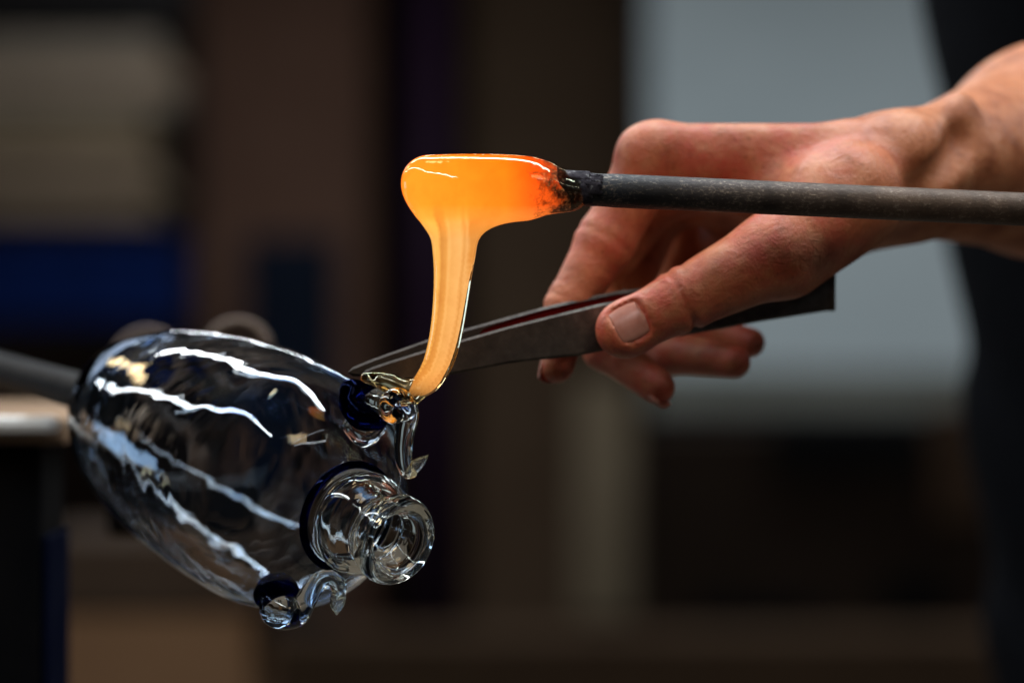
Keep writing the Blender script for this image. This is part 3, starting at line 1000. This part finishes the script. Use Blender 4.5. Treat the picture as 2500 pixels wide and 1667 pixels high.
nail_n = Vector((-.10, -.97, .22)); nail_n = (nail_n - thumb_ax * nail_n.dot(thumb_ax)).normalized()
nail_s = thumb_ax.cross(nail_n)
nail_c = J['tt'] - thumb_ax * .0035 + nail_n * .0098
def f_arm(p):
    palm = None
    for a, b, ra, rb in (('ib', 'im', .0135, .0134), ('mb', 'mm', .0165, .0136), ('rb', 'rm', .0165, .0130), ('pb', 'pm', .0160, .0120),
                         ('w1', 'ib', .0180, .0145), ('w2', 'pb', .0205, .0165), ('w1', 'mb', .0185, .015)):
        q = rc(p, J[a], J[b], ra, rb)
        palm = q if palm is None else smin(palm, q, .010)
    for k in 'imrp':
        pass
    # heel and hollow of the palm
    palm = smin(palm, rc(p, P(2050, 510, .098), P(1880, 480, .112), .019, .012), .014)
    palm = smin(palm, rc(p, P(2080, 520, .125), P(1820, 540, .145), .016, .012), .012)
    palm = smin(palm, rc(p, P(2000, 560, .138), P(1740, 605, .172), .018, .017), .012)
    # forearm
    arm = smin(rc(p, J['w1'], M1, .0185, .044), rc(p, J['w2'], M1 + Vector((0, .01, -.004)), .0205, .045), .012)
    arm = smin(arm, rc(p, M1, EL, .046, .044), .02)
    arm = smin(arm, rc(p, EL, EL + (SH - EL) * .3, .044, .050), .03)
    palm = smin(palm, arm, .016)
    # thumb with its ball
    th = rc(p, J['tc'], J['tm'], .0215, .0165)
    th = smin(th, rc(p, J['tm'], J['ti'], .0170, .0126), .006)
    th = smin(th, rc(p, J['ti'], J['tt'], .0126, .0108), .004)
    th = smin(th, ell(p, J['tt'] - thumb_ax * .002, (.0125, .0118, .0098), (thumb_ax, nail_s, nail_n)), .003)
    th = crease(p, th, J['ti'] + thumb_ax * .0005, thumb_ax, .0013, .0018, .016)
    th = crease(p, th, J['ti'] - thumb_ax * .0030, (thumb_ax * .96 + nail_s * .25).normalized(), .0012, .0011, .016)
    th = crease(p, th, J['ti'] + thumb_ax * .0036, (thumb_ax * .96 - nail_s * .2).normalized(), .0012, .0009, .015)
    # nail bed
    q = p - np.array(nail_c, np.float32)
    na, ns, nn = (q @ np.array(v, np.float32) for v in (thumb_ax, nail_s, nail_n))
    slab = (np.maximum(np.abs(na / .0072) ** 4 + np.abs(ns / .0083) ** 4, 1e-9) ** .25 - 1) * .006
    bed = np.maximum(slab, -(nn + .0012 + (ns ** 2) * 38))
    th = smax(th, -bed, .0008)
    th = smin(th, rc(p, P(2072, 545, .078), P(1930, 638, .060), .0135, .0135), .010)
    # first web of skin between thumb and index
    web = rc(p, P(1990, 470, .066), P(1850, 480, .080), .0150, .0060)
    hand = smin(palm, web, .012)
    base = smin(hand, th, .0075)
    res = base
    fs = fingers(p)
    for i, fd in enumerate(fs):
        m_ = 'imrp'[i]
        ax_ = (J[m_ + 'd'] - J[m_ + 'p']).normalized()
        fd = crease(p, fd, J[m_ + 'p'], ax_, .0014, .0012, .015)
        fd = crease(p, fd, J[m_ + 'd'], ax_, .0013, .0010, .012)
        res = np.minimum(res, smin(palm, fd, .0065))
    res = np.minimum(res, base)
    # knuckle of the index, tendons and wrist hollow
    res = smin(res, rc(p, P(1572, 372, .080), P(1600, 366, .086), .0105, .0105), .006)
    res = smin(res, rc(p, P(1620, 345, .080), P(2060, 335, .080), .0042, .0032), .010)
    res = smin(res, rc(p, P(2130, 470, .069), P(2340, 262, .110), .0040, .0060), .012)
    res = smax(res, -rc(p, P(2260, 470, .066), P(2350, 340, .092), .0040, .0040), .014)
    return res
lo, hi = (.012, .028, H - .040), (.445, .515, H + .255)
V, F = sdf_arrays(f_arm, lo, hi, .0012, 24)
V = relax(V, F, 2, .5)
me = fast_mesh('right_arm', V, F)
def near(keys, s):
    o = np.zeros(len(V))
    for k in keys:
        c = np.array(J[k] if isinstance(k, str) else k)
        o = np.maximum(o, np.exp(-((V - c) ** 2).sum(1) / s ** 2))
    return o
red = np.clip(.9 * near(['im', 'ip', 'ti', 'tm', P(1860, 620, .036), P(1760, 400, .07), P(1850, 560, .05), P(1930, 380, .075), P(1690, 350, .075), P(2040, 430, .07), P(2000, 560, .05)], .021) + .95 * near(['it', 'mt', 'rt', 'pt', 'tt', 'md', 'rd', 'pd'], .021), 0, 1)
at = me.attributes.new('flush', 'FLOAT', 'POINT'); at.data.foreach_set('value', red.astype(np.float32))
m, nt, b = mat('skin')
n1 = noise_tex(nt, 60, 6, .62, .3)
c1 = ramp(nt, [(.30, (.30, .085, .034)), (.5, (.53, .190, .084)), (.70, (.69, .30, .155))], n1.outputs[0])
fl_ = N(nt, 'ShaderNodeAttribute', attribute_name='flush')
n2 = noise_tex(nt, 140, 4, .6)
mm_ = N(nt, 'ShaderNodeMath', operation='MULTIPLY'); nt.links.new(fl_.outputs['Fac'], mm_.inputs[0])
n2r = ramp(nt, [(.32, (.15,) * 3), (.60, (1,) * 3)], n2.outputs[0]); nt.links.new(n2r.outputs[0], mm_.inputs[1])
mxr = N(nt, 'ShaderNodeMixRGB'); mxr.inputs[2].default_value = (.56, .10, .062, 1)
nt.links.new(mm_.outputs[0], mxr.inputs[0]); nt.links.new(c1.outputs[0], mxr.inputs[1])
n3 = noise_tex(nt, 330, 3, .5)
fr = ramp(nt, [(.62, (1, 1, 1)), (.72, (.66, .56, .5))], n3.outputs[0])
mxf = N(nt, 'ShaderNodeMixRGB', blend_type='MULTIPLY'); mxf.inputs[0].default_value = .7
nt.links.new(mxr.outputs[0], mxf.inputs[1]); nt.links.new(fr.outputs[0], mxf.inputs[2])
nt.links.new(mxf.outputs[0], b.inputs['Base Color'])
b.inputs['Roughness'].default_value = .43
b.inputs['Specular IOR Level'].default_value = .4
b.inputs['Subsurface Weight'].default_value = .15
b.inputs['Subsurface Radius'].default_value = (1.0, .35, .18)
b.inputs['Subsurface Scale'].default_value = .004
vor = N(nt, 'ShaderNodeTexVoronoi'); vor.inputs['Scale'].default_value = 900
gg = N(nt, 'ShaderNodeNewGeometry'); nt.links.new(gg.outputs['Position'], vor.inputs['Vector'])
wr = noise_tex(nt, 150, 7, .64, 1.2)
bp1 = bump(nt, b, wr.outputs[0], .42, .0020)
bp2 = N(nt, 'ShaderNodeBump'); bp2.inputs['Strength'].default_value = .22; bp2.inputs['Distance'].default_value = .0004
nt.links.new(vor.outputs['Distance'], bp2.inputs['Height']); nt.links.new(bp1.outputs[0], bp2.inputs['Normal'])
nt.links.new(bp2.outputs[0], b.inputs['Normal'])
M_SKIN = m
arm_o = link('right_arm', me, M_SKIN, per)

# thumbnail and the nails that show on the other fingers
m, nt, b = mat('nail')
n = noise_tex(nt, 200, 3, .5)
r = ramp(nt, [(.35, (.50, .205, .15)), (.65, (.59, .28, .215))], n.outputs[0])
nt.links.new(r.outputs[0], b.inputs['Base Color']); b.inputs['Roughness'].default_value = .32
b.inputs['Subsurface Weight'].default_value = .1; b.inputs['Subsurface Scale'].default_value = .002
bump(nt, b, noise_tex(nt, 400, 3).outputs[0], .15, .0003)
M_NAIL = m
def nail(c, fa, fs_, fn_, L, W, curve):
    V, F = [], []
    n = 16
    for i in range(n + 1):
        for k in range(n + 1):
            u, v = i / n * 2 - 1, k / n * 2 - 1
            # squircle outline
            s = (1 - .30 * v * v) ** .5; s2 = (1 - .22 * u * u) ** .5
            x, y = u * s * L, v * s2 * W
            z = -curve * y * y - 6 * x * x
            e = max(abs(u), abs(v))
            z -= .0010 * max(0, (e - .86) / .14) ** 2
            V.append(c + fa * x + fs_ * y + fn_ * z)
    for i in range(n):
        for k in range(n):
            q = i * (n + 1) + k
            F.append((q, q + 1, q + n + 2, q + n + 1))
    o = from_arrays('fingernail', V, F, M_NAIL, arm_o)
    md = o.modifiers.new('thickness', 'SOLIDIFY'); md.thickness = .0005; md.offset = -1
    return o
nail(nail_c - nail_n * .0004 + thumb_ax * .0006, thumb_ax, nail_s, nail_n, .0074, .0080, 36)
for kd, kt, nrm, w_ in (('md', 'mt', (-.55, .25, -.8), .0062), ('id', 'it', (-.75, .6, 0), .006)):
    fa = (J[kt] - J[kd]).normalized()
    fn_ = Vector(nrm); fn_ = (fn_ - fa * fn_.dot(fa)).normalized()
    nail(J[kt] + fa * .002 + fn_ * .0064, fa, fa.cross(fn_), fn_, .0058, w_, 50)

# black shirt
M_SHIRT = mottled('black_cotton', (.0020, .0022, .0030), (.0035, .0040, .0055), 60, .9, 0, .4, .002)
def f_shirt(p):
    d = rc(p, (.535, .80, H - .45), (.525, .78, H + .25), .185, .250)
    d = smin(d, rc(p, (.56, .78, H + .36), (.86, .80, H + .36), .10, .10), .08)
    d = smin(d, rc(p, SH + Vector((.06, .06, .03)), EL + (SH - EL) * .18, .085, .058), .04)
    d = d + .006 * np.sin(p[:, 2] * 55 + 6 * np.sin(p[:, 0] * 21)) * np.sin(p[:, 0] * 30 + p[:, 1] * 12 + 1.3)
    return d
lo, hi = (.20, .33, H - .68), (1.0, 1.10, H + .52)
sdf_obj('shirt', f_shirt, lo, hi, .010, M_SHIRT, per, 1)
# legs in dark trousers carry the figure to the floor
M_TROUSER = mottled('dark_trousers', (.006, .007, .010), (.010, .011, .015), 40, .9)
def f_tr(p):
    d = rc(p, (.54, .80, H - .52), (.52, .80, .08), .095, .06)
    d = smin(d, rc(p, (.68, .82, H - .52), (.72, .82, .08), .095, .06), .03)
    d = smin(d, rc(p, (.54, .80, H - .46), (.68, .82, H - .46), .13, .13), .05)
    return smin(d, np.minimum(rc(p, (.52, .82, .05), (.50, .66, .045), .05, .045), rc(p, (.72, .84, .05), (.74, .68, .045), .05, .045)), .03)
sdf_obj('trousers', f_tr, (.36, .56, -.01), (.9, .99, H - .25), .014, M_TROUSER, per, 1)
